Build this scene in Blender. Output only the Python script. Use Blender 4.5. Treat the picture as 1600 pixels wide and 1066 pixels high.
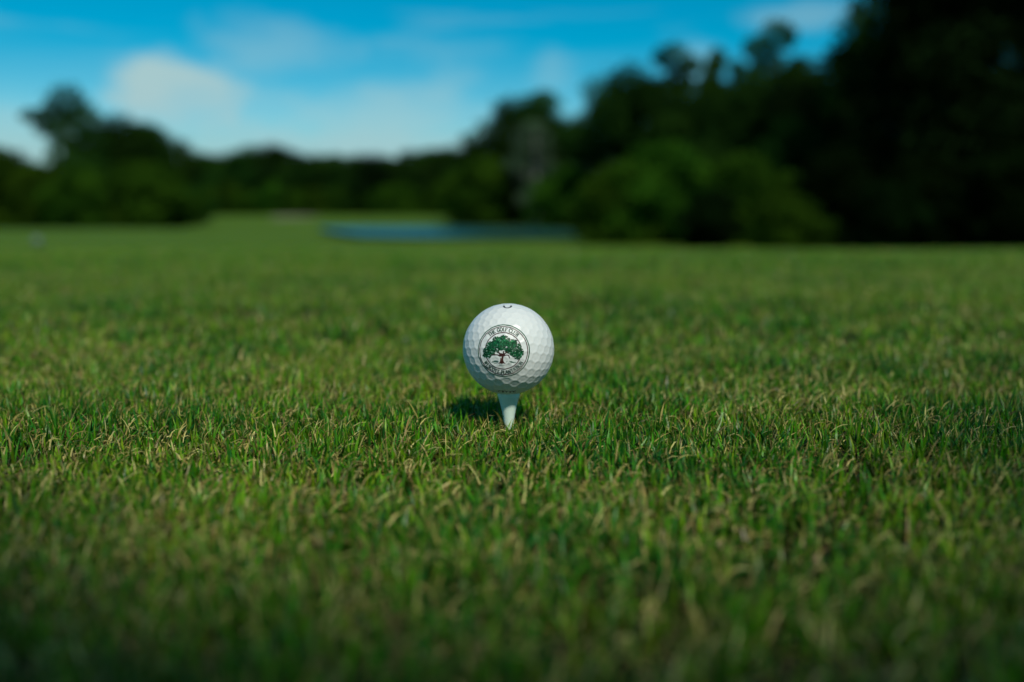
import bpy, math, random
import numpy as np
from mathutils import Vector, Matrix

for o in list(bpy.data.objects):
    bpy.data.objects.remove(o)
S = bpy.context.scene
COL = S.collection
R = math.radians

# ------------------------------------------------------------------ camera
CAM_H = 0.120                       # metres above the soil
PITCH = R(7.43)                     # looking slightly down
FPX = 1556.0                        # focal length in photo pixels (1600 wide)
cam_d = bpy.data.cameras.new('camera')
cam = bpy.data.objects.new('camera', cam_d)
COL.objects.link(cam)
cam.location = (0, 0, CAM_H)
cam.rotation_euler = (R(90) - PITCH, 0, 0)
cam_d.sensor_width = 36.0
cam_d.lens = FPX / 1600.0 * 36.0
cam_d.clip_start = 0.01
cam_d.clip_end = 6000
cam_d.dof.use_dof = True
cam_d.dof.focus_distance = 0.446
cam_d.dof.aperture_fstop = 4.3
cam_d.dof.aperture_blades = 0
S.camera = cam

def ray(px, py):
    """direction (not normalised, unit depth along the camera axis) of a photo pixel"""
    x = (px - 800.0) / FPX
    u = (533.0 - py) / FPX
    return Vector((x, math.cos(PITCH) + u * math.sin(PITCH), -math.sin(PITCH) + u * math.cos(PITCH)))

# ------------------------------------------------------------------ sun + sky
SUN_EL = R(46)
SUN_AZ = R(21)                      # to the right of straight behind the camera
sun_dir = Vector((math.sin(SUN_AZ) * math.cos(SUN_EL), -math.cos(SUN_AZ) * math.cos(SUN_EL), math.sin(SUN_EL)))
sl = bpy.data.lights.new('sun', 'SUN')
sl.energy = 3.4
sl.angle = R(3.5)
sl.color = (1.0, 0.94, 0.80)
sun = bpy.data.objects.new('sun', sl)
COL.objects.link(sun)
sun.rotation_euler = sun_dir.to_track_quat('Z', 'Y').to_euler()
sun.location = sun_dir * 50

class NT:
    """tiny node-tree helper"""
    def __init__(self, tree):
        self.t = tree
    def n(self, typ, ins=None, **kw):
        nd = self.t.nodes.new(typ)
        for k, v in kw.items():
            setattr(nd, k, v)
        for k, v in (ins or {}).items():
            if hasattr(v, 'is_output') or hasattr(v, 'links'):
                self.t.links.new(v, nd.inputs[k])
            else:
                nd.inputs[k].default_value = v
        return nd
    def math(self, op, a, b=0.0, clamp=False):
        nd = self.n('ShaderNodeMath', {0: a, 1: b}, operation=op)
        nd.use_clamp = clamp
        return nd.outputs[0]
    def vmath(self, op, a, b=(0, 0, 0)):
        nd = self.n('ShaderNodeVectorMath', {0: a, 1: b}, operation=op)
        return nd.outputs['Value'] if op in ('LENGTH', 'DOT_PRODUCT') else nd.outputs[0]
    def mix(self, fac, a, b, mode='MIX'):
        nd = self.n('ShaderNodeMix', {0: fac, 6: a, 7: b}, data_type='RGBA', blend_type=mode)
        return nd.outputs[2]
    def ramp(self, fac, stops, interp='LINEAR'):
        nd = self.n('ShaderNodeValToRGB', {0: fac})
        cr = nd.color_ramp
        cr.interpolation = interp
        while len(cr.elements) < len(stops):
            cr.elements.new(0.5)
        for e, (p, c) in zip(cr.elements, stops):
            e.position = p
            e.color = c if len(c) == 4 else (*c, 1)
        return nd.outputs[0]
    def noise(self, vec, scale, detail=2.0, rough=0.5, dist=0.0):
        nd = self.n('ShaderNodeTexNoise', {'Scale': scale, 'Detail': detail, 'Roughness': rough, 'Distortion': dist})
        if vec is not None:
            self.t.links.new(vec, nd.inputs['Vector'])
        return nd.outputs[0]
    def smooth(self, v, a, b, lo=0.0, hi=1.0):
        nd = self.n('ShaderNodeMapRange', {0: v, 1: a, 2: b, 3: lo, 4: hi}, interpolation_type='SMOOTHSTEP')
        return nd.outputs[0]

W = bpy.data.worlds.new('World')
S.world = W
W.use_nodes = True
W.node_tree.nodes.clear()
w = NT(W.node_tree)
sky = w.n('ShaderNodeTexSky', sky_type='NISHITA')
sky.sun_disc = False
sky.sun_elevation = SUN_EL
sky.sun_rotation = math.atan2(sun_dir.x, sun_dir.y)
sky.air_density = 1.0
sky.dust_density = 0.05
sky.ozone_density = 4.0
sky.altitude = 50
hs = w.n('ShaderNodeHueSaturation', {'Hue': 0.476, 'Saturation': 1.70, 'Value': 1.0, 'Color': sky.outputs[0]})
skycol = hs.outputs[0]
tc = w.n('ShaderNodeTexCoord').outputs['Generated']
# clouds live in direction space: a ragged noise shapes every one of them
nvec = w.vmath('MULTIPLY', tc, (1.0, 1.0, 1.9))
n1 = w.noise(nvec, 11.0, 4.0, 0.6)
n2 = w.noise(nvec, 4.0, 5.0, 0.55, 0.3)
warp = w.math('MULTIPLY', w.math('SUBTRACT', n1, 0.5), 1.8)
clouds = [  # px, py, half width px, half height px, strength
    (272, 140, 105, 62, 0.75), (220, 125, 62, 50, 0.28), (420, 78, 150, 50, 0.34), (600, 195, 240, 78, 0.5),
    (500, 238, 420, 55, 0.30), (700, 75, 120, 30, 0.18), (1085, 105, 60, 70, 0.34), (1250, 24, 130, 26, 0.34),
    (858, 112, 45, 40, 0.24), (25, 215, 130, 70, 0.30), (1500, 190, 300, 80, 0.4), (720, 118, 60, 36, 0.2)]
dens = None
for (px, py, hw, hh, st) in clouds:
    d = ray(px, py).normalized()
    v = w.vmath('SUBTRACT', tc, tuple(d))
    v = w.vmath('MULTIPLY', v, (FPX / hw, FPX / hw * 0.6, FPX / hh))
    L = w.math('ADD', w.vmath('LENGTH', v), warp)
    f = w.smooth(L, 1.05, 0.15 if st < 0.7 else 0.45, 0.0, st)
    dens = f if dens is None else w.math('ADD', dens, f)
# thin scattered cloud over the rest of the sky, same kind as in view
sep = w.n('ShaderNodeSeparateXYZ', {0: tc})
rest = w.smooth(n2, 0.56, 0.80, 0.0, 0.55)
streak = w.noise(w.vmath('MULTIPLY', w.vmath('ADD', tc, (0.0, 0.0, 0.3)), (3.0, 3.0, 22.0)), 1.6, 4.0, 0.6, 0.6)
dens = w.math('ADD', dens, w.smooth(streak, 0.50, 0.78, 0.0, 0.20))
out_of_view = w.smooth(sep.outputs[2], 0.20, 0.34, 0.0, 1.0)
dens = w.math('ADD', dens, w.math('MULTIPLY', rest, out_of_view), clamp=True)
# pale haze band along the whole horizon
hz = w.smooth(sep.outputs[2], 0.10, 0.0, 0.0, 0.92)
skycol = w.mix(hz, skycol, (1.5, 4.1, 5.0, 1))
skymix = w.mix(dens, skycol, (4.6, 7.0, 7.3, 1))
bg = w.n('ShaderNodeBackground', {'Color': skymix, 'Strength': 0.083})
wo = w.n('ShaderNodeOutputWorld', {'Surface': bg.outputs[0]})

S.view_settings.view_transform = 'Standard'
S.view_settings.look = 'None'
S.view_settings.exposure = 0.0
S.view_settings.gamma = 1.0
S.view_settings.use_curve_mapping = False
S.render.engine = 'CYCLES'
S.cycles.max_bounces = 8
S.cycles.use_denoising = True
S.cycles.sample_clamp_indirect = 6.0

# ------------------------------------------------------------------ helpers
rng = np.random.default_rng(7)
random.seed(7)

def tag(o, label=None, cat=None, group=None, kind=None):
    if label: o['label'] = label
    if cat: o['category'] = cat
    if group: o['group'] = group
    if kind: o['kind'] = kind
    return o

def mesh_np(name, verts, loops, sizes, cols=None, smooth=False):
    """fast mesh from numpy arrays; loops flat vertex ids, sizes per face; cols per vertex rgb"""
    me = bpy.data.meshes.new(name)
    verts = np.asarray(verts, np.float32)
    loops = np.asarray(loops, np.int32)
    sizes = np.asarray(sizes, np.int32)
    me.vertices.add(len(verts)); me.vertices.foreach_set('co', verts.ravel())
    me.loops.add(len(loops)); me.loops.foreach_set('vertex_index', loops)
    me.polygons.add(len(sizes))
    starts = np.concatenate(([0], np.cumsum(sizes)[:-1])).astype(np.int32)
    me.polygons.foreach_set('loop_start', starts)
    me.polygons.foreach_set('loop_total', sizes)
    me.polygons.foreach_set('use_smooth', np.full(len(sizes), smooth))
    if cols is not None:
        a = me.attributes.new('col', 'FLOAT_COLOR', 'POINT')
        c4 = np.ones((len(verts), 4), np.float32); c4[:, :3] = cols
        a.data.foreach_set('color', c4.ravel())
    me.update(calc_edges=True)
    me.validate()
    return me

def link(name, me, mat=None, parent=None, loc=None):
    o = bpy.data.objects.new(name, me)
    COL.objects.link(o)
    if mat is not None and me is not None and not me.materials:
        me.materials.append(mat)
    if parent: o.parent = parent
    if loc is not None: o.location = loc
    return o

class MB:
    """collects polygons"""
    def __init__(self): self.v = []; self.f = []
    def add(self, vs, fs):
        b = len(self.v)
        self.v += [tuple(p) for p in vs]
        self.f += [tuple(b + i for i in f) for f in fs]
    def tube(self, pts, rads, n=8, cap=True):
        rings = []
        pts = [Vector(p) for p in pts]
        for i, p in enumerate(pts):
            t = (pts[min(i + 1, len(pts) - 1)] - pts[max(i - 1, 0)]).normalized()
            a = t.orthogonal().normalized()
            if abs(t.z) > 0.5:
                a = (Vector((1, 0, 0)) - t * t.x).normalized()
            b = t.cross(a)
            rings.append([p + (a * math.cos(2 * math.pi * k / n) + b * math.sin(2 * math.pi * k / n)) * rads[i] for k in range(n)])
        vs = [q for r_ in rings for q in r_]
        fs = []
        for i in range(len(pts) - 1):
            for k in range(n):
                fs.append((i * n + k, i * n + (k + 1) % n, (i + 1) * n + (k + 1) % n, (i + 1) * n + k))
        if cap:
            fs.append(tuple(reversed(range(n)))); fs.append(tuple((len(pts) - 1) * n + k for k in range(n)))
        self.add(vs, fs)
    def lathe(self, prof, n=48, c=(0, 0)):
        vs = []; fs = []
        for (r_, z) in prof:
            for k in range(n):
                a = 2 * math.pi * k / n
                vs.append((c[0] + r_ * math.cos(a), c[1] + r_ * math.sin(a), z))
        for i in range(len(prof) - 1):
            for k in range(n):
                fs.append((i * n + k, i * n + (k + 1) % n, (i + 1) * n + (k + 1) % n, (i + 1) * n + k))
        self.add(vs, fs)
    def mesh(self, name, smooth=False):
        me = bpy.data.meshes.new(name)
        me.from_pydata(self.v, [], self.f)
        me.update()
        if smooth:
            me.polygons.foreach_set('use_smooth', [True] * len(me.polygons))
        return me

def vnoise(x, y, scale, seed=0):
    """value noise in -1..1 on numpy arrays"""
    g = np.random.default_rng(1000 + seed).uniform(-1, 1, (64, 64))
    X = x / scale + 1000.37; Y = y / scale + 1000.71
    xi = np.floor(X).astype(int); yi = np.floor(Y).astype(int)
    fx = X - xi; fy = Y - yi
    fx = fx * fx * (3 - 2 * fx); fy = fy * fy * (3 - 2 * fy)
    a = g[xi % 64, yi % 64]; b = g[(xi + 1) % 64, yi % 64]
    c = g[xi % 64, (yi + 1) % 64]; d = g[(xi + 1) % 64, (yi + 1) % 64]
    return (a * (1 - fx) + b * fx) * (1 - fy) + (c * (1 - fx) + d * fx) * fy

def sstep(a, b, x):
    t = np.clip((x - a) / (b - a), 0, 1)
    return t * t * (3 - 2 * t)

# ------------------------------------------------------------------ materials
def new_mat(name):
    m = bpy.data.materials.new(name)
    m.use_nodes = True
    m.node_tree.nodes.clear()
    return m, NT(m.node_tree)

def finish(m, k, shader):
    k.n('ShaderNodeOutputMaterial', {'Surface': shader})
    return m

def leaf_mat(name, rough=0.45, trans=0.3, spec=0.35, obj_var=0.0, tint=(1, 1, 1)):
    m, k = new_mat(name)
    at = k.n('ShaderNodeAttribute', attribute_name='col')
    col = at.outputs['Color']
    if tint != (1, 1, 1):
        col = k.mix(1.0, col, (*tint, 1), 'MULTIPLY')
    if obj_var:
        oi = k.n('ShaderNodeObjectInfo')
        h = k.n('ShaderNodeHueSaturation', {
            'Hue': k.math('ADD', 0.5 - obj_var * 0.01, k.math('MULTIPLY', oi.outputs['Random'], obj_var * 0.06)),
            'Saturation': 1.0,
            'Value': k.math('ADD', 1 - obj_var * 0.5, k.math('MULTIPLY', oi.outputs['Random'], obj_var)),
            'Color': col})
        col = h.outputs[0]
    p = k.n('ShaderNodeBsdfPrincipled', {'Base Color': col, 'Roughness': rough, 'Specular IOR Level': spec})
    tcol = k.mix(1.0, col, (1.25, 1.35, 0.55, 1), 'MULTIPLY')
    t = k.n('ShaderNodeBsdfTranslucent', {'Color': tcol})
    mx = k.n('ShaderNodeMixShader', {0: trans, 1: p.outputs[0], 2: t.outputs[0]})
    return finish(m, k, mx.outputs[0])

M_GRASS = leaf_mat('grass_blades', 0.38, 0.24, 0.28)
M_CROWN = leaf_mat('tree_leaves', 0.9, 0.15, 0.0, obj_var=0.45)

def ground_mat():
    m, k = new_mat('turf_ground')
    g = k.n('ShaderNodeNewGeometry')
    pos = g.outputs['Position']
    big = k.noise(pos, 0.35, 4, 0.6)
    mid = k.noise(pos, 4.0, 4, 0.6)
    fine = k.noise(pos, 140.0, 3, 0.65)
    green = k.mix(k.smooth(big, 0.35, 0.65), (0.060, 0.128, 0.008, 1), (0.076, 0.146, 0.010, 1))
    green = k.mix(k.smooth(mid, 0.40, 0.75, 0, 0.45), green, (0.095, 0.145, 0.015, 1))
    # bare soil and thatch between the blades close to the ball, turf colour where blades get too small to build
    soil = k.mix(fine, (0.012, 0.010, 0.005, 1), (0.040, 0.032, 0.014, 1))
    sepp = k.n('ShaderNodeSeparateXYZ', {0: pos})
    far = k.smooth(sepp.outputs[1], 1.2, 6.0)
    col = k.mix(far, soil, green)
    b = k.n('ShaderNodeBump', {'Strength': 0.6, 'Distance': 0.01, 'Height': k.noise(pos, 60.0, 4, 0.7)})
    p = k.n('ShaderNodeBsdfPrincipled', {'Base Color': col, 'Roughness': 0.9, 'Specular IOR Level': 0.1, 'Normal': b.outputs[0]})
    return finish(m, k, p.outputs[0])
M_GROUND = ground_mat()

def water_mat():
    m, k = new_mat('pond_water')
    g = k.n('ShaderNodeNewGeometry')
    v = k.vmath('MULTIPLY', g.outputs['Position'], (1.0, 0.35, 1.0))
    b = k.n('ShaderNodeBump', {'Strength': 0.7, 'Distance': 0.10, 'Height': k.noise(v, 2.5, 4, 0.65)})
    p = k.n('ShaderNodeBsdfPrincipled', {'Base Color': (0.02, 0.085, 0.065, 1), 'Roughness': 0.22, 'IOR': 1.33, 'Normal': b.outputs[0]})
    return finish(m, k, p.outputs[0])

def bark_mat(name, c1, c2):
    m, k = new_mat(name)
    tcn = k.n('ShaderNodeTexCoord').outputs['Object']
    v = k.vmath('MULTIPLY', tcn, (6, 6, 1.2))
    n = k.noise(v, 3.0, 5, 0.65)
    b = k.n('ShaderNodeBump', {'Strength': 0.8, 'Distance': 0.03, 'Height': n})
    p = k.n('ShaderNodeBsdfPrincipled', {'Base Color': k.mix(n, (*c1, 1), (*c2, 1)), 'Roughness': 0.9, 'Normal': b.outputs[0]})
    return finish(m, k, p.outputs[0])
M_BARK = bark_mat('dark_bark', (0.025, 0.018, 0.012), (0.09, 0.07, 0.05))
M_GREYBARK = bark_mat('pale_grey_bark', (0.07, 0.08, 0.07), (0.17, 0.19, 0.16))

def plain(name, col, rough=0.5, var=0.12, scale=900.0, bump=0.0, spec=0.5, coat=0.0):
    m, k = new_mat(name)
    tcn = k.n('ShaderNodeTexCoord').outputs['Object']
    n = k.noise(tcn, scale, 4, 0.6)
    dark = tuple(c * (1 - var) for c in col); lite = tuple(min(1, c * (1 + var)) for c in col)
    ins = {'Base Color': k.mix(n, (*dark, 1), (*lite, 1)), 'Roughness': rough, 'Specular IOR Level': spec, 'Coat Weight': coat, 'Coat Roughness': 0.3}
    if bump:
        ins['Normal'] = k.n('ShaderNodeBump', {'Strength': bump, 'Distance': 0.0002, 'Height': n}).outputs[0]
    p = k.n('ShaderNodeBsdfPrincipled', ins)
    return finish(m, k, p.outputs[0])

# ------------------------------------------------------------------ terrain
POND = [(-7.0, 51), (-4, 48.5), (0, 48), (4, 49.5), (7.2, 50), (5.6, 55), (4.2, 61), (2.5, 70), (-1.5, 78), (-7, 81), (-11, 80), (-13.5, 76), (-11.5, 66), (-9.0, 57)]
POND_Z = -1.10
def poly_dist(x, y, poly):
    """signed distance (negative inside)"""
    d = np.full(x.shape, 1e9); inside = np.zeros(x.shape, bool)
    n = len(poly)
    for i in range(n):
        ax, ay = poly[i]; bx, by = poly[(i + 1) % n]
        ex, ey = bx - ax, by - ay
        t = np.clip(((x - ax) * ex + (y - ay) * ey) / (ex * ex + ey * ey), 0, 1)
        d = np.minimum(d, np.hypot(x - ax - t * ex, y - ay - t * ey))
        c = ((ay > y) != (by > y)) & (x < (bx - ax) * (y - ay) / (by - ay + 1e-12) + ax)
        inside ^= c
    return np.where(inside, -d, d)

def height(x, y):
    x = np.asarray(x, float); y = np.asarray(y, float)
    yy = np.clip(y, 0, None)
    tee = -0.20 * (yy / 8.0) ** 1.6
    tee = np.where(yy < 8.0, tee, -0.20)
    edge = 7.4 + 0.35 * np.sin(x * 0.7)
    right = np.where(yy > edge, -0.20 - 0.80 * sstep(7.6, 26, yy) - 0.02 * np.clip(yy - 7.6, 0, 4), tee)
    right = right - 0.10 * sstep(20, 40, yy)
    left = np.where(yy > 8, -0.20 - 1.0 * sstep(0, 1, (yy - 8) / 75.0) - 0.0, tee)
    Lf = sstep(-0.5, 4.0, -(x + 0.185 * yy) - 0.6)
    h = right * (1 - Lf) + left * Lf
    # rising far bank
    far = sstep(80, 130, yy)
    h = h * (1 - far) + (-0.42 + 0.05 * np.sin(x * 0.15)) * far
    # the pond hollow
    d = poly_dist(x, y, POND)
    hollow = sstep(3.0, -1.5, d)
    h = np.where(yy > 30, np.minimum(h, h * (1 - hollow) + (POND_Z - 0.45) * hollow), h)
    h = h + 0.03 * vnoise(x, y, 7.0, 1) * sstep(5, 25, yy) * (1 - hollow)
    h = h + 0.0022 * vnoise(x, y, 0.11, 2) * (1 - sstep(3, 8, yy))
    h = h + 0.0142 * (1 - sstep(3, 9, yy))
    h = h + 0.020 * vnoise(x, y, 1.3, 5) * sstep(4, 8, yy) * (1 - sstep(9, 14, yy))
    return h

xs = np.unique(np.round(np.concatenate([np.linspace(-2, 2, 81), np.linspace(-8, 8, 65), np.linspace(-60, 60, 161), np.linspace(-200, 200, 61), np.linspace(-1500, 1500, 21)]), 4))
ys = np.unique(np.round(np.concatenate([np.linspace(-0.5, 3, 71), np.linspace(-20, 12, 129), np.linspace(12, 150, 150), np.linspace(150, 400, 20), np.linspace(-300, 2500, 18)]), 4))
gx, gy = np.meshgrid(xs, ys)
gz = height(gx, gy)
nx, ny = len(xs), len(ys)
ii = (np.arange(ny - 1)[:, None] * nx + np.arange(nx - 1)[None, :]).ravel()
quads = np.stack([ii, ii + 1, ii + nx + 1, ii + nx], 1)
me = mesh_np('ground', np.stack([gx.ravel(), gy.ravel(), gz.ravel()], 1), quads.ravel(), np.full(len(quads), 4), smooth=True)
tag(link('ground', me, M_GROUND), kind='structure')

mb = MB()
px_ = [(p[0], p[1]) for p in POND]
cxp = sum(p[0] for p in px_) / len(px_); cyp = sum(p[1] for p in px_) / len(px_)
grow = [(cxp + (x - cxp) * 1.12, cyp + (y - cyp) * 1.05, POND_Z) for x, y in px_]
mb.add([(cxp, cyp, POND_Z)] + grow, [(0, 1 + i, 1 + (i + 1) % len(grow)) for i in range(len(grow))])
tag(link('pond', mb.mesh('pond'), water_mat()), kind='structure')

# pale sand bunker on the far bank left of the pond
bm_v = []; bm_f = []
nb = 18
bx0, by0 = -24.5, 112.0
for rr in (0.0, 0.5, 0.85, 1.0):
    for k in range(nb):
        a = 2 * math.pi * k / nb
        wob = 1 + 0.15 * math.sin(3 * a + 1)
        X = bx0 + 2.6 * rr * wob * math.cos(a); Y = by0 + 4.5 * rr * wob * math.sin(a)
        bm_v.append((X, Y, float(height(X, Y)) + 0.10 + 0.10 * math.sin(a) * rr - 0.05 * (1 - rr)))
for i in range(3):
    for k in range(nb):
        bm_f.append((i * nb + k, i * nb + (k + 1) % nb, (i + 1) * nb + (k + 1) % nb, (i + 1) * nb + k))
mb = MB(); mb.add(bm_v, bm_f)
tag(link('sand_bunker', mb.mesh('sand_bunker', True), plain('bunker_sand', (0.15, 0.15, 0.07), 0.95, 0.15, 3.0)), kind='structure')

# ------------------------------------------------------------------ trees
def crown_mesh(name, lobes, n, leaf, dark, lite, seed, droop=0.0):
    """lobes: (x, y, z, rx, ry, rz); leaf quads spread through the lobes, thicker near their skins"""
    r = np.random.default_rng(seed)
    lob = np.array(lobes, float)
    wgt = (lob[:, 3] * lob[:, 4] + lob[:, 5] * lob[:, 3]); wgt /= wgt.sum()
    idx = r.choice(len(lob), n, p=wgt)
    d = r.normal(size=(n, 3)); d /= np.linalg.norm(d, axis=1)[:, None]
    rad = r.uniform(0.25, 1.0, n) ** 0.45
    rag = 1 + 0.22 * vnoise(d[:, 0] * 3 + idx * 7.3, d[:, 2] * 3 + d[:, 1] * 2, 0.6, seed)
    rad = rad * rag
    c = lob[idx, :3] + d * rad[:, None] * lob[idx, 3:6]
    c[:, 2] -= droop * r.uniform(0, 1, n)
    nrm = d * 0.6 + r.normal(size=(n, 3)) * 0.7 + np.array([0, 0, 0.35])
    nrm /= np.linalg.norm(nrm, axis=1)[:, None]
    t = np.cross(nrm, r.normal(size=(n, 3))); t /= np.linalg.norm(t, axis=1)[:, None]
    b = np.cross(nrm, t)
    L = leaf * r.uniform(0.6, 1.5, n); Wd = L * r.uniform(0.45, 0.75, n)
    v = np.empty((n, 4, 3))
    v[:, 0] = c - t * L[:, None]
    v[:, 1] = c + b * Wd[:, None]
    v[:, 2] = c + t * L[:, None]
    v[:, 3] = c - b * Wd[:, None]
    lobe_k = r.uniform(0, 1, len(lob))[idx]
    f = np.clip(-0.05 + 0.95 * lobe_k ** 2.2 + 0.30 * r.uniform(0, 1, n), 0, 1)
    col = np.array(dark)[None] * (1 - f[:, None]) + np.array(lite)[None] * f[:, None]
    cols = np.repeat(col, 4, axis=0)
    loops = np.arange(n * 4)
    me = mesh_np(name, v.reshape(-1, 3), loops, np.full(n, 4), cols)
    me.materials.append(M_CROWN)
    return me

def random_lobes(h0, h1, rx, n, seed, size=0.34, taper=0.55):
    r = random.Random(seed)
    out = []
    for i in range(n):
        t = (i + 0.5) / n
        z = h0 + (h1 - h0) * t
        env = rx * (1 - taper * abs(2 * t - 0.85) ** 1.6)
        a = r.uniform(0, 2 * math.pi); rad = env * r.uniform(0.15, 0.9)
        s = rx * size * r.uniform(0.75, 1.35)
        out.append((rad * math.cos(a), rad * math.sin(a), z, s * 1.15, s * 1.15, s * r.uniform(0.7, 1.0)))
    return out

def trunk_mesh(name, H, r0, lobes, seed, lean=0.0, mat=None):
    r = random.Random(seed)
    mb = MB()
    pts = []
    for i in range(7):
        t = i / 6
        pts.append((lean * t * t + 0.12 * math.sin(3 * t + seed), 0.1 * math.cos(2.3 * t + seed) - 0.1, -0.4 + (H * 0.85 + 0.4) * t))
    rads = [r0 * (1.35 if i == 0 else 1.0) * (1 - 0.82 * (i / 6)) for i in range(7)]
    mb.tube(pts, rads, 9)
    for (lx, ly, lz, sx, sy, sz) in lobes[:14]:
        t = max(0.2, min(0.9, (lz - 0.18 * H) / (H * 0.85)))
        k = min(5, int(t * 6)); f = t * 6 - k
        p0 = Vector(pts[k]).lerp(Vector(pts[k + 1]), f)
        p1 = Vector((lx, ly, lz))
        mid = p0.lerp(p1, 0.5) + Vector((0, 0, -0.08 * H * r.uniform(0, 0.6)))
        q = r0 * (1 - 0.75 * t) * 0.45
        mb.tube([p0, mid, p1], [q, q * 0.65, q * 0.2], 6)
    me = mb.mesh(name, True)
    me.materials.append(mat or M_BARK)
    return me

DK = (0.010, 0.028, 0.005); LT = (0.030, 0.075, 0.010)
BUSH_D = (0.016, 0.044, 0.004); BUSH_L = (0.050, 0.110, 0.008)
KINDS = {}
def kind(name, H, lobes, n, leaf, dark, lite, r0, seed, lean=0.0, mat=None):
    KINDS[name] = (H, crown_mesh('crown', lobes, n, leaf, dark, lite, seed), trunk_mesh('trunk', H, r0, lobes, seed, lean, mat))

kind('round', 10, random_lobes(0.8, 9.2, 3.6, 28, 1), 20000, 0.12, DK, LT, 0.26, 1)
kind('tall', 10, random_lobes(0.7, 9.3, 2.7, 30, 2, 0.40, 0.5), 18000, 0.11, DK, LT, 0.22, 2)
kind('open', 10, random_lobes(3.0, 9.3, 3.3, 17, 3, 0.30, 0.4), 10000, 0.11, DK, LT, 0.24, 3, 0.5)
kind('conical', 10, random_lobes(0.6, 9.4, 2.4, 30, 4, 0.42, 0.9), 18000, 0.11, DK, LT, 0.22, 4)
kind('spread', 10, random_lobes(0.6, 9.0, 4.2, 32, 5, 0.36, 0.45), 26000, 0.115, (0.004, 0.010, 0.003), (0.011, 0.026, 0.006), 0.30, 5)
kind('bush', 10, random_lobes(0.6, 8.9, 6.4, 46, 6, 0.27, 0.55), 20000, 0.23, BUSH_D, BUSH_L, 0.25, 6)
kind('shade_bush', 10, random_lobes(0.6, 8.9, 6.4, 46, 16, 0.28, 0.5), 20000, 0.23, (0.003, 0.008, 0.002), (0.009, 0.022, 0.004), 0.25, 16)  # the bush kind again, with deep shade put into its leaf colours
kind('moss', 10, random_lobes(1.5, 9.0, 2.6, 20, 8, 0.34, 0.4), 7000, 0.11, (0.03, 0.052, 0.03), (0.07, 0.11, 0.06), 0.42, 8, 0.2, M_GREYBARK)
# leaning two-tier tree of the left-hand group
left_lobes = [(0.1, 0, 8.5, 1.45, 1.3, 1.35), (-0.7, 0.2, 7.6, 1.3, 1.2, 1.0), (1.1, 0.1, 7.6, 1.2, 1.1, 1.1), (-2.3, 0, 7.7, 0.85, 0.8, 0.5),
              (-1.4, 0.2, 7.0, 1.0, 0.9, 0.7), (0.1, 0, 6.5, 1.4, 1.2, 1.1), (1.6, 0, 5.9, 1.4, 1.2, 1.1), (-0.1, 0.2, 5.2, 1.6, 1.3, 1.2),
              (1.2, 0, 4.5, 1.7, 1.4, 1.2), (-0.2, 0, 3.9, 1.4, 1.4, 1.2), (0.8, 0, 3.0, 1.9, 1.5, 1.2), (2.0, 0, 2.6, 1.6, 1.4, 1.3),
              (0.3, 0, 1.6, 1.9, 1.4, 1.2)]
kind('twotier', 10, left_lobes, 17000, 0.10, DK, LT, 0.26, 9, 0.3)
# bare-stemmed crown clump that stands up out of the right-hand wood
tuft_lobes = [(-0.85, 0, 8.5, 0.6, 0.6, 0.55), (0.25, 0, 9.0, 0.85, 0.7, 0.8), (0.95, 0.2, 9.0, 0.5, 0.5, 0.65), (0.0, 0, 8.1, 0.6, 0.5, 0.6), (0.45, 0, 7.5, 0.6, 0.5, 0.6), (-0.6, 0.1, 7.6, 0.45, 0.5, 0.5), (1.5, 0, 7.7, 0.5, 0.5, 0.45), (-1.7, 0, 7.6, 0.45, 0.5, 0.4),
              (-0.9, 0, 6.9, 1.2, 1.1, 0.9), (0.7, 0, 6.6, 1.3, 1.1, 0.9), (0, 0, 5.6, 1.9, 1.5, 1.1), (-1.0, 0, 4.6, 1.7, 1.4, 1.1), (1.0, 0, 4.5, 1.8, 1.4, 1.1),
              (0, 0, 3.2, 2.2, 1.8, 1.2), (0.3, 0, 1.6, 2.1, 1.8, 1.2)]
kind('tuft', 10, tuft_lobes, 16000, 0.10, DK, LT, 0.24, 10, 0.2)

USED = set()
def tree(kindname, px, top, depth, label, cat='tree', group=None, widen=1.0, name=None, rot=None, sink=0.0):
    H, cm, tm = KINDS[kindname]
    d = ray(px, 330); d = d / d.y
    X, Y = d.x * depth, depth
    base = float(height(X, Y)) - sink
    rt = ray(px, top); rt = rt / rt.y
    ztop = CAM_H + rt.z * depth
    s = (ztop - base) / (H * 0.985)
    o = bpy.data.objects.new(name or 'tree', None)
    COL.objects.link(o)
    o.empty_display_size = 0.5
    o.location = (X, Y, base)
    o.scale = (s * widen, s * widen, s)
    o.rotation_euler = (0, 0, random.uniform(0, 6.28) if rot is None else rot)
    tag(o, label, cat, group)
    link('trunk', tm, None, o)
    link('crown', cm, None, o)
    return o

# left-hand group
tree('twotier', 112, 131, 70, 'tall ragged dark tree with a clump jutting left, at the far left', rot=0, widen=1.0)
tree('round', 8, 242, 74, 'low dark tree at the left edge of the photo', rot=1.0)
tree('spread', -70, 232, 72, 'dark spreading tree cut off by the left edge', rot=2.0)
tree('round', 185, 184, 76, 'dark rounded tree just right of the tallest tree on the left', rot=2.2, widen=1.15)
tree('tall', 226, 188, 80, 'dark spiky-topped tree above the bright bush on the left', rot=.4, widen=1.3)
tree('round', 268, 218, 84, 'dark tree halfway down the slope of the left-hand wood', rot=4.0, widen=1.2)
tree('conical', 305, 240, 92, 'low dark tree at the right end of the left-hand wood', rot=1.4, widen=1.3)
tree('bush', 122, 264, 62, 'rounded green bush under the tallest tree on the left', 'bush', name='bush', rot=.6)
tree('bush', 240, 256, 66, 'large brighter green bush in front of the left-hand wood', 'bush', name='bush', rot=2.6, widen=1.25)
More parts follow.
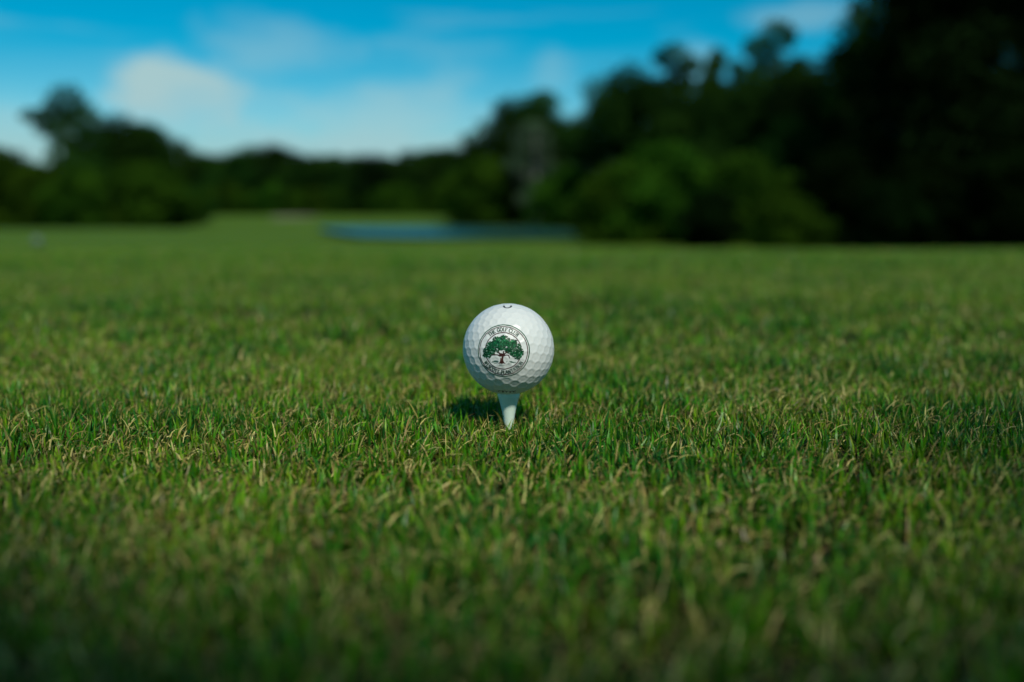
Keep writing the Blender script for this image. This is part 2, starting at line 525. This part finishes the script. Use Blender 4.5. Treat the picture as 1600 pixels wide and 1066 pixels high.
tree('bush', 12, 236, 66, 'low dark bush at the left edge below the low tree', 'bush', name='bush', rot=3.6, widen=1.3)
tree('bush', 64, 262, 64, 'dark rounded bush left of the rounded green bush on the left', 'bush', name='bush', rot=5.1)

# far wood behind the pond: individuals nothing tells apart
far_kinds = ['round', 'tall', 'conical', 'round', 'spread', 'tall']
i = 0
for row, (depth, t0, dens_px) in enumerate(((138, 250, 27), (152, 240, 24))):
    px = 322
    while px < 770:
        top = t0 + random.uniform(-11, 10) + (6 if 460 < px < 600 else 0)
        tree(far_kinds[i % 6], px, top, depth + random.uniform(-3, 5), 'dark green tree in the low far wood behind the pond', group='trees of the far wood behind the pond', widen=1.3)
        px += dens_px * random.uniform(0.8, 1.25); i += 1

for k in range(13):
    tree('bush', 322 + k * 35 + random.uniform(-8, 8), 292 + random.uniform(-10, 8), 134 + random.uniform(-2, 3), 'low dark shrub at the foot of the far wood behind the pond', 'shrub',
         group='shrubs at the foot of the far wood', name='shrub')

# the wood on the right, stepping closer and taller towards the right edge
tree('conical', 742, 214, 100, 'dark pointed tree where the far wood meets the right-hand wood', rot=.3, widen=1.3)
tree('bush', 748, 247, 88, 'light green rounded bush at the right end of the pond', 'bush', name='bush', rot=.2)
tree('round', 800, 158, 92, 'round-topped dark tree left of the pale grey trunk', rot=1.1)
tree('moss', 836, 178, 84, 'pale grey trunked tree with thin greyish foliage beside the pond', rot=0)
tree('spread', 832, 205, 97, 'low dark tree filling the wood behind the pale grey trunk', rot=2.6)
tree('tall', 852, 138, 90, 'tall pointed dark tree rising behind the pale grey trunk', rot=2.0)
tree('round', 905, 176, 86, 'green-topped tree right of the pale grey trunk', rot=3.1)
tree('open', 945, 128, 80, 'thin-crowned tree with sky showing through left of the tallest clumps', rot=1.0)
tree('round', 990, 108, 74, 'dark rounded tree in the middle of the right-hand wood', rot=.7)
tree('tuft', 1055, 62, 68, 'dark tree with a loose clump at its top above the middle of the right-hand wood', rot=2.4)
tree('tuft', 1112, 70, 70, 'second loose-topped tree, between two gaps of sky', rot=1.0, widen=.8)
tree('round', 1085, 150, 64, 'dark broad tree filling the wood below the sky gaps', rot=1.9)
tree('tuft', 1195, 26, 62, 'tall tree ending in a small separate dark clump against the sky', rot=0, widen=.9)
tree('round', 1165, 120, 60, 'dark tree below the small separate clump', rot=4.4)
tree('round', 1262, 96, 56, 'dark tree in the dip of the skyline beside the tallest trees', rot=5.2)
tree('spread', 1340, 40, 50, 'tall dark tree where the skyline steps up to the right', rot=.5)
tree('round', 1420, -60, 44, 'very tall dark tree whose top leaves the photo on the right', rot=1.7)
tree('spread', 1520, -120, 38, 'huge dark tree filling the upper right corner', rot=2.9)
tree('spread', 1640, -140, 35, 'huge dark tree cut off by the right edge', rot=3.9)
tree('tall', 1385, 80, 52, 'dark narrow tree standing in front of the very tall tree', rot=2.8, widen=1.4)
tree('spread', 1470, 110, 42, 'dark leafy tree low in the right-hand wood', rot=.9)
tree('spread', 1580, 90, 36, 'dark leafy tree low at the right edge', rot=4.9)
tree('bush', 1040, 228, 40, 'green leafy bush in the sun at the foot of the right-hand wood', 'bush', name='bush', rot=1.3)
tree('bush', 1172, 246, 39, 'brighter green bush right of the one at the wood foot', 'bush', name='bush', rot=3.3)
tree('bush', 965, 258, 40, 'dim green bush at the foot of the wood near the pond corner', 'bush', name='bush', rot=5.0)
tree('round', 1238, 185, 44, 'dark tree standing right of the two sunlit bushes', rot=.3)
tree('round', 1095, 205, 46, 'dark tree rising between the two sunlit bushes', rot=2.9)
tree('bush', 1235, 305, 33, 'low wide bush near the lawn edge on the right', 'bush', name='bush', rot=2.1, widen=1.3)
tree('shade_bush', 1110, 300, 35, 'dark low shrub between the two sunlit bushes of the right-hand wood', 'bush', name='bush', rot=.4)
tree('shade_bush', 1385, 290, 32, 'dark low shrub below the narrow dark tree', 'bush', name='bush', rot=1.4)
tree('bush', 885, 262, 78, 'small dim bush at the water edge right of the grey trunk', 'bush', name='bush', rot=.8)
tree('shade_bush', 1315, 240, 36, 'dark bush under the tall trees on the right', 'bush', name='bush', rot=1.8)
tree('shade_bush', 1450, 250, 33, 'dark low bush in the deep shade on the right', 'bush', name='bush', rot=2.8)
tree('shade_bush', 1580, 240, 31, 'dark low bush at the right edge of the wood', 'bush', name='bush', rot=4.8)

# two unseen shrubs added behind the camera, placed so their shade darkens the nearest grass
def added_shade_shrub(lat, back, label, rot):
    H, cm, tm = KINDS['shade']
    hd = Vector((math.sin(SUN_AZ), -math.cos(SUN_AZ), 0)); sd = Vector((math.cos(SUN_AZ), math.sin(SUN_AZ), 0))
    p = Vector((0, 0.0, 0)) + hd * (SHADE_D + back) * SHADE_S + sd * lat * SHADE_S
    o = bpy.data.objects.new('shrub', None); COL.objects.link(o)
    o.location = (p.x, p.y, float(height(p.x, p.y))); o.rotation_euler = (0, 0, rot)
    o.scale = (SHADE_S,) * 3
    tag(o, label, 'shrub')
    link('trunk', tm, None, o); link('crown', cm, None, o)
SHADE_D = 0.0
SHADE_S = 0.22
kind('shade', 8, random_lobes(2.6, 7.0, 3.0, 40, 23, 0.40, 0.5), 60000, 0.13, DK, LT, 0.24, 23)
added_shade_shrub(-2.534, 6.114, 'unseen waist-high leafy shrub added behind the camera, on the left, to shade the nearest grass', 1.04)
added_shade_shrub(3.046, 6.714, 'unseen waist-high leafy shrub added behind the camera, on the right, to shade the nearest grass', 5.72)

# ------------------------------------------------------------------ white marker at the far left
mk = ray(57, 358); mk = mk / mk.y
mX, mY = mk.x * 9.0, 9.0
mz = float(height(mX, mY))
mb = MB()
mb.lathe([(r_ * 0.62, z_ * 0.62 + 0.012) for (r_, z_) in [(0.0, 0.165), (0.022, 0.163), (0.048, 0.150), (0.066, 0.125), (0.072, 0.100), (0.066, 0.075), (0.048, 0.050), (0.030, 0.040), (0.026, 0.034), (0.026, 0.028), (0.012, 0.024), (0.010, -0.09)]], 28)
tag(link('tee_marker', mb.mesh('tee_marker', True), plain('marker_paint', (0.11, 0.15, 0.13), 0.6, 0.05, 40), None, (mX, mY, mz)),
    'small pale round tee marker on the lawn at the far left', 'tee marker')

# ------------------------------------------------------------------ grass blades
def blades(n_target, y0, y1, half_slope, margin, dens_fn, hgt, wid, segs, seed, straw=0.0, lean=0.45, clump=1):
    """returns verts, loops, sizes, cols of ribbon blades"""
    r = np.random.default_rng(seed)
    # sample area: trapezoid y0..y1 with half width half_slope*y+margin
    A = half_slope * (y1 * y1 - y0 * y0) + 2 * margin * (y1 - y0)
    n = int(n_target)
    ns = max(1, n // clump)
    ymax_w = half_slope * y1 + margin
    ys_ = []; xs_ = []
    tot = 0
    while tot < ns:
        yy = r.uniform(y0, y1, ns); xx = r.uniform(-ymax_w, ymax_w, ns)
        k = np.abs(xx) < half_slope * yy + margin
        ys_.append(yy[k]); xs_.append(xx[k]); tot += k.sum()
    sx = np.concatenate(xs_)[:ns]; sy = np.concatenate(ys_)[:ns]
    x = np.repeat(sx, clump); y = np.repeat(sy, clump)
    n = len(x)
    x = x + r.normal(0, 0.0020, n); y = y + r.normal(0, 0.0020, n)
    # thin the turf out in small gaps
    gap = vnoise(x, y, 0.014, 3) * 0.75 + vnoise(x, y, 0.05, 4) * 0.5
    keep = r.uniform(0, 1, n) < np.clip(0.75 + 0.80 * gap, 0.24, 1)
    x = x[keep]; y = y[keep]; n = len(x)
    patch = vnoise(x, y, 0.09, 31) * 0.42 + vnoise(x, y, 0.33, 32) * 0.34 + vnoise(x, y, 0.025, 33) * 0.40
    is_straw = r.uniform(0, 1, n) < straw * np.clip(1 + 0.9 * patch, 0.2, 2)
    z0 = height(x, y)
    az = r.uniform(0, 2 * math.pi, n)
    dirx, diry = np.cos(az), np.sin(az)
    facing = az + math.pi / 2 + r.normal(0, 0.5, n)
    H = hgt * r.uniform(0.55, 1.15, n) * (1 - 0.10 * patch + 0.16 * vnoise(x, y, 0.045, 35))
    tall = r.uniform(0, 1, n) < 0.03
    H = np.where(tall, H * 1.2, H)
    Wd = wid * r.uniform(0.6, 1.25, n)
    ln = np.abs(r.normal(0, lean, n)) + 0.06
    curl = r.uniform(0.2, 1.3, n)
    # straw: thinner, lying over, starting above the soil
    H = np.where(is_straw, H * r.uniform(0.45, 0.95, n), H)
    Wd = np.where(is_straw, Wd * r.uniform(0.35, 0.7, n), Wd)
    ln = np.where(is_straw, r.uniform(0.5, 2.2, n), ln)
    lift = np.where(is_straw, r.uniform(0.0, 0.6, n) * hgt, 0.0)
    wx, wy = np.cos(facing), np.sin(facing)
    NV = 2 * segs + 1
    V = np.empty((n, NV, 3)); C = np.empty((n, NV, 3))
    # colours of the blades themselves
    g = r.uniform(0, 1, n)
    tone = np.clip(0.5 + 0.55 * patch + r.normal(0, 0.30, n), 0, 1)
    c_deep = np.array([0.012, 0.122, 0.014]); c_mid = np.array([0.066, 0.262, 0.005]); c_yel = np.array([0.195, 0.330, 0.010])
    col = np.where((tone < 0.5)[:, None], c_deep + (c_mid - c_deep) * (tone * 2)[:, None], c_mid + (c_yel - c_mid) * (tone * 2 - 1)[:, None])
    s_a = np.array([0.38, 0.31, 0.09]); s_b = np.array([0.21, 0.14, 0.045]); s_c = np.array([0.58, 0.54, 0.20])
    u = r.uniform(0, 1, n)[:, None]
    scol = np.where(u < 0.5, s_a + (s_b - s_a) * u * 2, s_a + (s_c - s_a) * (u - 0.5) * 2)
    col = np.where(is_straw[:, None], scol, col)
    col *= (r.uniform(0.40, 1.35, n) ** 1.1)[:, None]
    tipdry = r.uniform(0, 1, n) < 0.30
    blunt = r.uniform(0, 1, n) < 0.35
    for s in range(segs + 1):
        t = s / segs
        # arc: angle grows along the blade
        ang = ln * (0.35 + curl * t * 0.75)
        hx = H * t * np.sin(np.clip(ang, 0, 1.9)); hz = H * t * np.cos(np.clip(ang, 0, 1.9))
        cx = x + dirx * hx; cy = y + diry * hx; cz = z0 + np.maximum(hz + lift, 0.0004)
        wt = Wd * (0.5 if s == 0 else (0.5 * (1 - 0.35 * t)))
        cc = col * (0.92 + 0.16 * t)
        cc = np.where((tipdry & ~is_straw)[:, None] & (t > 0.7), np.array([0.34, 0.31, 0.07]), cc)
        base_dark = np.where(is_straw[:, None], cc, np.array([0.055, 0.048, 0.018]))  # brown sheath colour, darkened to put gap shade into the blade bases
        cc = cc * min(1, 0.35 + 1.6 * t) + base_dark * (1 - min(1, 0.35 + 1.6 * t))
        if s < segs:
            V[:, 2 * s] = np.stack([cx - wx * wt, cy - wy * wt, cz], 1)
            V[:, 2 * s + 1] = np.stack([cx + wx * wt, cy + wy * wt, cz + 0.0002], 1)
            C[:, 2 * s] = cc; C[:, 2 * s + 1] = cc
        else:
            off = np.where(blunt, 0.35, 0.0) * Wd
            V[:, 2 * s] = np.stack([cx + wx * off, cy + wy * off, cz], 1)
            C[:, 2 * s] = cc
    loops = []; sizes = []
    base = (np.arange(n) * NV)[:, None]
    pat = []
    for s in range(segs - 1):
        pat += [2 * s, 2 * s + 1, 2 * s + 3, 2 * s + 2]; sizes.append(4)
    pat += [2 * segs - 2, 2 * segs - 1, 2 * segs]; sizes.append(3)
    loops = (base + np.array(pat)[None]).ravel()
    sizes = np.tile(np.array(sizes), n)
    return V.reshape(-1, 3), loops, sizes, C.reshape(-1, 3)

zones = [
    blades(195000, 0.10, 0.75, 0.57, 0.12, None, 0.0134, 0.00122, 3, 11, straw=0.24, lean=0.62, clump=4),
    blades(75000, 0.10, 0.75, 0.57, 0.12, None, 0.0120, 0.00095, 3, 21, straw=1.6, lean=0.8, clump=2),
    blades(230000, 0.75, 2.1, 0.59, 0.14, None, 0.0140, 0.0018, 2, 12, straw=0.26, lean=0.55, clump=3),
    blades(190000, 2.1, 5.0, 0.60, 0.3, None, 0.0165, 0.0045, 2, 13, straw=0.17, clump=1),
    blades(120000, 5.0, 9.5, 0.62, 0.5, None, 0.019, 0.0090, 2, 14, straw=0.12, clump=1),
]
Vs = []; Ls = []; Ss = []; Cs = []; off = 0
for (V, L, Z, C) in zones:
    Vs.append(V); Ls.append(L + off); Ss.append(Z); Cs.append(C); off += len(V)
gm = mesh_np('grass', np.concatenate(Vs), np.concatenate(Ls), np.concatenate(Ss), np.concatenate(Cs))
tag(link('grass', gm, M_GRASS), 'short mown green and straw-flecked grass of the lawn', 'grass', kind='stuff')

# ------------------------------------------------------------------ golf ball
BR = 0.021335
bdir = ray(794.5, 545.5)
BC = Vector((0, 0, CAM_H)) + bdir * (FPX * 2 * BR / 142.6)

def geodesic(freq):
    p = (1 + 5 ** 0.5) / 2
    V = np.array([(-1, p, 0), (1, p, 0), (-1, -p, 0), (1, -p, 0), (0, -1, p), (0, 1, p), (0, -1, -p), (0, 1, -p), (p, 0, -1), (p, 0, 1), (-p, 0, -1), (-p, 0, 1)], float)
    V /= np.linalg.norm(V[0])
    F = [(0, 11, 5), (0, 5, 1), (0, 1, 7), (0, 7, 10), (0, 10, 11), (1, 5, 9), (5, 11, 4), (11, 10, 2), (10, 7, 6), (7, 1, 8),
         (3, 9, 4), (3, 4, 2), (3, 2, 6), (3, 6, 8), (3, 8, 9), (4, 9, 5), (2, 4, 11), (6, 2, 10), (8, 6, 7), (9, 8, 1)]
    pts = set(); out = []; faces = []; ids = {}
    def vid(q):
        q = q / np.linalg.norm(q)
        key = tuple(np.round(q, 5) + 0.0)
        if key not in ids:
            ids[key] = len(out); out.append(q)
        return ids[key]
    for (a, b, c) in F:
        g = {}
        for i in range(freq + 1):
            for j in range(freq + 1 - i):
                kk = freq - i - j
                g[i, j] = vid(V[a] * kk + V[b] * i + V[c] * j)
        for i in range(freq):
            for j in range(freq - i):
                faces.append((g[i, j], g[i + 1, j], g[i, j + 1]))
                if i + j < freq - 1:
                    faces.append((g[i + 1, j], g[i + 1, j + 1], g[i, j + 1]))
    return np.array(out), faces

dimp, _ = geodesic(6)
Rm = np.array(Matrix.Rotation(0.55, 3, 'Z') @ Matrix.Rotation(0.42, 3, 'X') @ Matrix.Rotation(0.21, 3, 'Y'))
dimp = dimp @ Rm.T
def ball_radius(dirs):
    """hexagon-dimpled radius for unit directions (n,3)"""
    out = np.empty(len(dirs))
    for s in range(0, len(dirs), 8000):
        c = np.clip(dirs[s:s + 8000] @ dimp.T, -1, 1)
        part = np.partition(c, -2, axis=1)
        a1 = np.arccos(np.clip(part[:, -1], -1, 1)); a2 = np.arccos(np.clip(part[:, -2], -1, 1))
        e = (a2 - a1) / 0.19
        out[s:s + 8000] = BR - 0.00017 * sstep(0.01, 0.56, e)
    return out

bv, bf = geodesic(96)
rad = ball_radius(bv)
bme = mesh_np('golf_ball', bv * rad[:, None], np.array(bf).ravel(), np.full(len(bf), 3), smooth=True)
M_BALL = plain('ball_urethane', (0.70, 0.745, 0.735), 0.34, 0.015, 600, 0, 0.45, 0.0)
ball = link('golf_ball', bme, M_BALL, None, BC)
tag(ball, 'white dimpled golf ball printed with a green tree emblem, resting on the tee', 'golf ball')

# print on the ball: shapes in millimetres seen straight on, wrapped onto the dimpled cover
view = (Vector((0, 0, CAM_H)) - BC).normalized()
bright = Vector((1, 0, 0)); bright = (bright - view * bright.dot(view)).normalized()
bup = view.cross(bright)
def frame(dx, dy):
    nrm = (view * math.sqrt(max(0, 1 - dx * dx - dy * dy)) + bright * dx + bup * dy).normalized()
    rr_ = (bright - nrm * bright.dot(nrm)).normalized()
    return nrm, rr_, nrm.cross(rr_)

class Print:
    def __init__(self, fr, lift):
        self.fr = fr; self.lift = lift; self.v = []; self.f = []; self.c = []
    def poly(self, pts, col=(1, 1, 1)):
        b = len(self.v); self.v += list(pts); self.c += [col] * len(pts)
        self.f.append(tuple(range(b, b + len(pts))))
    def stroke(self, pts, wdt, col=(1, 1, 1)):
        for (a, b) in zip(pts[:-1], pts[1:]):
            dx, dy = b[0] - a[0], b[1] - a[1]
            L = math.hypot(dx, dy) or 1e-9
            nx_, ny_ = -dy / L * wdt / 2, dx / L * wdt / 2
            self.poly([(a[0] - nx_, a[1] - ny_), (b[0] - nx_, b[1] - ny_), (b[0] + nx_, b[1] + ny_), (a[0] + nx_, a[1] + ny_)], col)
    def build(self, name, mat, parent, mapf=None):
        nrm, rx_, uy_ = [np.array(q) for q in self.fr]
        P = np.array(self.v) * 0.001
        k = np.sqrt(np.clip(BR * BR - (P ** 2).sum(1), 0, None))
        D = P[:, :1] * rx_ + P[:, 1:2] * uy_ + k[:, None] * nrm
        D /= np.linalg.norm(D, axis=1)[:, None]
        co = D * (ball_radius(D) + self.lift)[:, None]
        me = mesh_np(name, co, np.concatenate([np.array(f) for f in self.f]), np.array([len(f) for f in self.f]), np.array(self.c))
        return link(name, me, mat, parent)

def ink(name):
    m, k = new_mat(name)
    at = k.n('ShaderNodeAttribute', attribute_name='col')
    p = k.n('ShaderNodeBsdfPrincipled', {'Base Color': at.outputs['Color'], 'Roughness': 0.5, 'Specular IOR Level': 0.25})
    return finish(m, k, p.outputs[0])
M_INK = ink('printed_ink')
GREEN = (0.004, 0.085, 0.040); BROWN = (0.055, 0.016, 0.016); DGREEN = (0.002, 0.045, 0.022)
FR = frame(-8.5 / 71.5, -3.0 / 71.5)

def ring(rad_mm, wdt, col):
    p = Print(FR, 0.00005)
    n = 220
    pts = [(rad_mm * math.cos(2 * math.pi * i / n), rad_mm * math.sin(2 * math.pi * i / n)) for i in range(n + 1)]
    p.stroke(pts, wdt, col)
    return p.build('emblem_ring', M_INK, ball)
ring(11.60, 0.40, GREEN); ring(10.88, 0.34, BROWN); ring(8.20, 0.38, BROWN)

def arc(cx, cy, rx, ry, a0, a1, n=12):
    return [(cx + rx * math.cos(R(a0 + (a1 - a0) * i / n)), cy + ry * math.sin(R(a0 + (a1 - a0) * i / n))) for i in range(n + 1)]
TH, TN = 0.21, 0.12   # thick and thin strokes of the serif letters
def sf(x, y, h=0.14): return ([(x - h, y), (x + h, y)], TN)
GLY = {
    'T': (0.82, [([(.41, 0), (.41, .95)], TH), ([(.04, .95), (.78, .95)], TN), ([(.05, .78), (.05, .98)], TN), ([(.77, .78), (.77, .98)], TN), sf(.41, .05)]),
    'H': (0.92, [([(.18, 0), (.18, 1)], TH), ([(.74, 0), (.74, 1)], TH), ([(.18, .5), (.74, .5)], TN), sf(.18, .05), sf(.18, .95), sf(.74, .05), sf(.74, .95)]),
    'E': (0.76, [([(.18, 0), (.18, 1)], TH), ([(.06, .95), (.68, .95)], TN), ([(.06, .05), (.70, .05)], TN), ([(.18, .52), (.54, .52)], TN), ([(.67, .76), (.67, .98)], TN), ([(.69, .02), (.69, .25)], TN)]),
    'G': (0.92, [(arc(.48, .5, .38, .47, 48, 312), TH), ([(.78, .05), (.78, .42)], TH), ([(.58, .44), (.92, .44)], TN), ([(.76, .68), (.76, .98)], TN)]),
    'O': (0.94, [(arc(.47, .5, .37, .46, 0, 360, 20), TH)]),
    'L': (0.74, [([(.18, 0), (.18, 1)], TH), sf(.18, .95), ([(.06, .05), (.68, .05)], TN), ([(.67, .02), (.67, .28)], TN)]),
    'F': (0.70, [([(.18, 0), (.18, 1)], TH), sf(.18, .05), ([(.06, .95), (.64, .95)], TN), ([(.18, .52), (.50, .52)], TN), ([(.63, .74), (.63, .98)], TN)]),
    'C': (0.86, [(arc(.48, .5, .38, .47, 45, 315), TH), ([(.76, .68), (.76, .98)], TN)]),
    'U': (0.92, [([(.18, 1), (.18, .36)], TH), (arc(.46, .34, .28, .30, 180, 360), TN * 1.2), ([(.74, .34), (.74, 1)], TN), sf(.18, .95), sf(.74, .95)]),
    'B': (0.82, [([(.18, 0), (.18, 1)], TH), ([(.06, .95), (.44, .95)], TN), ([(.06, .05), (.48, .05)], TN), ([(.18, .52), (.46, .52)], TN), (arc(.44, .74, .24, .22, -90, 90), TH * .9), (arc(.48, .29, .26, .24, -90, 90), TH * .9)]),
    'W': (1.12, [([(.12, 1), (.36, 0)], TH), ([(.36, 0), (.56, .9)], TN), ([(.56, 1), (.78, 0)], TH), ([(.78, 0), (1.00, 1)], TN), sf(.12, .95, .12), sf(.56, .95, .12), sf(1.00, .95, .1)]),
    'S': (0.70, [(arc(.36, .74, .25, .22, 40, 270), TH), (arc(.36, .28, .26, .24, 90, -140), TH), ([(.58, .74), (.58, .98)], TN), ([(.11, .02), (.11, .26)], TN)]),
    'P': (0.76, [([(.18, 0), (.18, 1)], TH), sf(.18, .05), ([(.06, .95), (.44, .95)], TN), ([(.18, .46), (.44, .46)], TN), (arc(.42, .71, .26, .24, -90, 90), TH)]),
    'A': (0.92, [([(.12, 0), (.44, 1)], TN), ([(.44, 1), (.80, 0)], TH), ([(.24, .34), (.68, .34)], TN), sf(.12, .05, .11), sf(.80, .05, .12)]),
    'N': (0.96, [([(.16, 0), (.16, 1)], TN), ([(.16, 1), (.78, 0)], TH), ([(.78, 0), (.78, 1)], TN), sf(.16, .05), sf(.14, .95, .1), sf(.78, .95)]),
    'I': (0.42, [([(.21, 0), (.21, 1)], TH), sf(.21, .05), sf(.21, .95)]),
    ' ': (0.50, [])}

def lettering(text, a0, a1, r_base, cap, bottom=False, name='lettering'):
    total = sum(GLY[c][0] for c in text)
    p = Print(FR, 0.00007)
    cur = 0.0
    for ch in text:
        wd, strokes = GLY[ch]
        for (pts, tk) in strokes:
            q = []
            # subdivide so that straight strokes bend round the circle
            dense = []
            for (A_, B_) in zip(pts[:-1], pts[1:]):
                for s in range(3):
                    dense.append((A_[0] + (B_[0] - A_[0]) * s / 3, A_[1] + (B_[1] - A_[1]) * s / 3))
            dense.append(pts[-1])
            for (gx_, gy_) in dense:
                th = R(a0 + (a1 - a0) * (cur + gx_) / total)
                rr_ = (r_base - gy_ * cap) if bottom else (r_base + gy_ * cap)
                q.append((rr_ * math.cos(th), rr_ * math.sin(th)))
            p.stroke(q, tk * cap, DGREEN)
        cur += wd
    return p.build(name, M_INK, ball)
lettering('THE GOLF CLUB', 134, 46, 8.72, 1.75)
lettering('WESCOTT PLANTATION', 210, 330, 10.55, 1.75, True)

def zp(x, y): return ((x - 518) / 34.0, (545 - y) / 34.0)
rt = random.Random(5)
crown_l = [(530, 390, 95, 78), (430, 385, 75, 58), (640, 430, 85, 62), (330, 470, 80, 65), (420, 470, 120, 75), (560, 470, 120, 80), (720, 490, 75, 60),
           (265, 555, 60, 55), (345, 545, 70, 50), (660, 545, 70, 55), (770, 570, 60, 62), (740, 620, 55, 55), (240, 615, 42, 36), (290, 610, 50, 45), (690, 590, 60, 40), (455, 530, 60, 40), (600, 535, 55, 40), (520, 330, 40, 25), (690, 400, 40, 25)]
pc = Print(FR, 0.00009)
for layer in range(3):
    cols = [(0.002, 0.045, 0.017), (0.006, 0.180, 0.060), (0.09, 0.42, 0.18)][layer]
    for (ex, ey, ew, eh) in crown_l:
        n = int(ew * eh / (36 if layer == 0 else (80 if layer == 1 else 330)))
        for _ in range(n):
            a = rt.uniform(0, 2 * math.pi); q = math.sqrt(rt.random()) * (1.04 if layer == 0 else 0.92)
            X, Y = ex + ew * q * math.cos(a), ey + eh * q * math.sin(a)
            if layer == 2 and not (math.hypot(X - 520, Y - 395) < 75 or math.hypot(X - 660, Y - 445) < 62 or rt.random() < 0.10):
                continue
            if layer == 1 and rt.random() < (0.62 if Y > 480 else 0.25):
                continue
            if abs(X - 505) < 45 and 530 < Y < 600: continue
            if rt.random() < 0.5 and (math.hypot(X - 430, Y - 510) < 22 or math.hypot(X - 575, Y - 500) < 20 or math.hypot(X - 715, Y - 560) < 18): continue
            s = rt.uniform(7, 13); t = rt.uniform(0, 6.28)
            u = zp(X, Y); sm = s / 34.0
            pc.poly([(u[0] + sm * math.cos(t + k_), u[1] + sm * (0.7 if layer else 0.85) * math.sin(t + k_)) for k_ in (0, 1.57, 3.14, 4.71)],
                    tuple(c * rt.uniform(0.75, 1.3) for c in cols))
pc.build('emblem_leaves', M_INK, ball)
pt = Print(FR, 0.00011)
TB = (0.045, 0.014, 0.012)
def tz(pts, wdt, col=TB): pt.stroke([zp(*q) for q in pts], wdt / 34.0, col)
pt.poly([zp(*q) for q in [(440, 740), (470, 715), (480, 670), (474, 620), (455, 585), (490, 575), (520, 590), (545, 572), (560, 590), (530, 630), (522, 680), (532, 715), (560, 738), (520, 734), (500, 742), (478, 733)]], TB)
tz([(478, 625), (440, 605), (390, 603), (335, 608)], 17); tz([(480, 610), (462, 575), (445, 555)], 20); tz([(520, 600), (530, 560), (535, 545)], 18)
tz([(530, 620), (570, 605), (605, 608), (622, 655)], 14); tz([(545, 590), (575, 565), (590, 550)], 14)
tz([(498, 700), (505, 620)], 10, (0.16, 0.07, 0.05))
pt.build('emblem_trunk', M_INK, ball)
pg = Print(FR, 0.00006)
for (x0, x1, y, t) in [(310, 450, 706, 7), (340, 445, 718, 8), (380, 440, 696, 6), (560, 715, 716, 7), (570, 660, 704, 7), (590, 650, 742, 5), (370, 440, 742, 6), (455, 540, 760, 7), (600, 690, 726, 5)]:
    pg.stroke([zp(x0, y), zp((x0 + x1) / 2, y - 3), zp(x1, y + 2)], t / 34.0, (0.012, 0.10, 0.06))
pg.build('emblem_turf', M_INK, ball)

# small dark marks at the crown and the underside of the ball
NAVY = (0.008, 0.016, 0.022)
pm = Print(frame(-1.5 / 71.5, 0.925), 0.00006)
pm.stroke(arc(0, -0.2, 1.65, 2.0, 150, 390, 26), 0.85, NAVY)
pm.stroke([(-2.0, 1.6), (-1.2, 2.2)], 0.4, NAVY)
pm.build('number_mark', M_INK, ball)
pm = Print(frame(-3.0 / 71.5, -0.930), 0.00006)
for (x0, w_, a) in [(-2.6, 1.2, 0), (-0.9, 0.9, 40), (0.9, 1.0, -30), (2.5, 1.0, 10), (3.9, .8, 60)]:
    pm.stroke([(x0 + q[0], q[1]) for q in arc(0, 0, w_, 1.2, a, a + 230, 12)], 0.42, NAVY)
pm.build('script_mark', M_INK, ball)

# ------------------------------------------------------------------ golf tee
tz0 = BC.z - BR + 0.0009
prof = [(0.0, -0.0016), (0.0026, -0.0012), (0.0042, -0.0003), (0.0047, 0.0), (0.0051, -0.0001), (0.00525, -0.0005), (0.00525, -0.0016), (0.0050, -0.0023), (0.0047, -0.0032), (0.0043, -0.0046), (0.0038, -0.0064),
        (0.00335, -0.0084), (0.00295, -0.0107), (0.00255, -0.0132), (0.00228, -0.0155), (0.00215, -0.018), (0.0021, -0.024), (0.00205, -0.044), (0.0012, -0.050), (0.0, -0.053)]
mb = MB(); mb.lathe(prof, 48)
M_TEE = plain('tee_paint', (0.70, 0.87, 0.77), 0.42, 0.06, 1500, 0.35, 0.4)
tee_o = link('golf_tee', mb.mesh('golf_tee', True), M_TEE, None, (BC.x + 0.0001, BC.y, tz0))
tag(tee_o, 'pale painted golf tee pushed into the grass under the ball', 'golf tee')
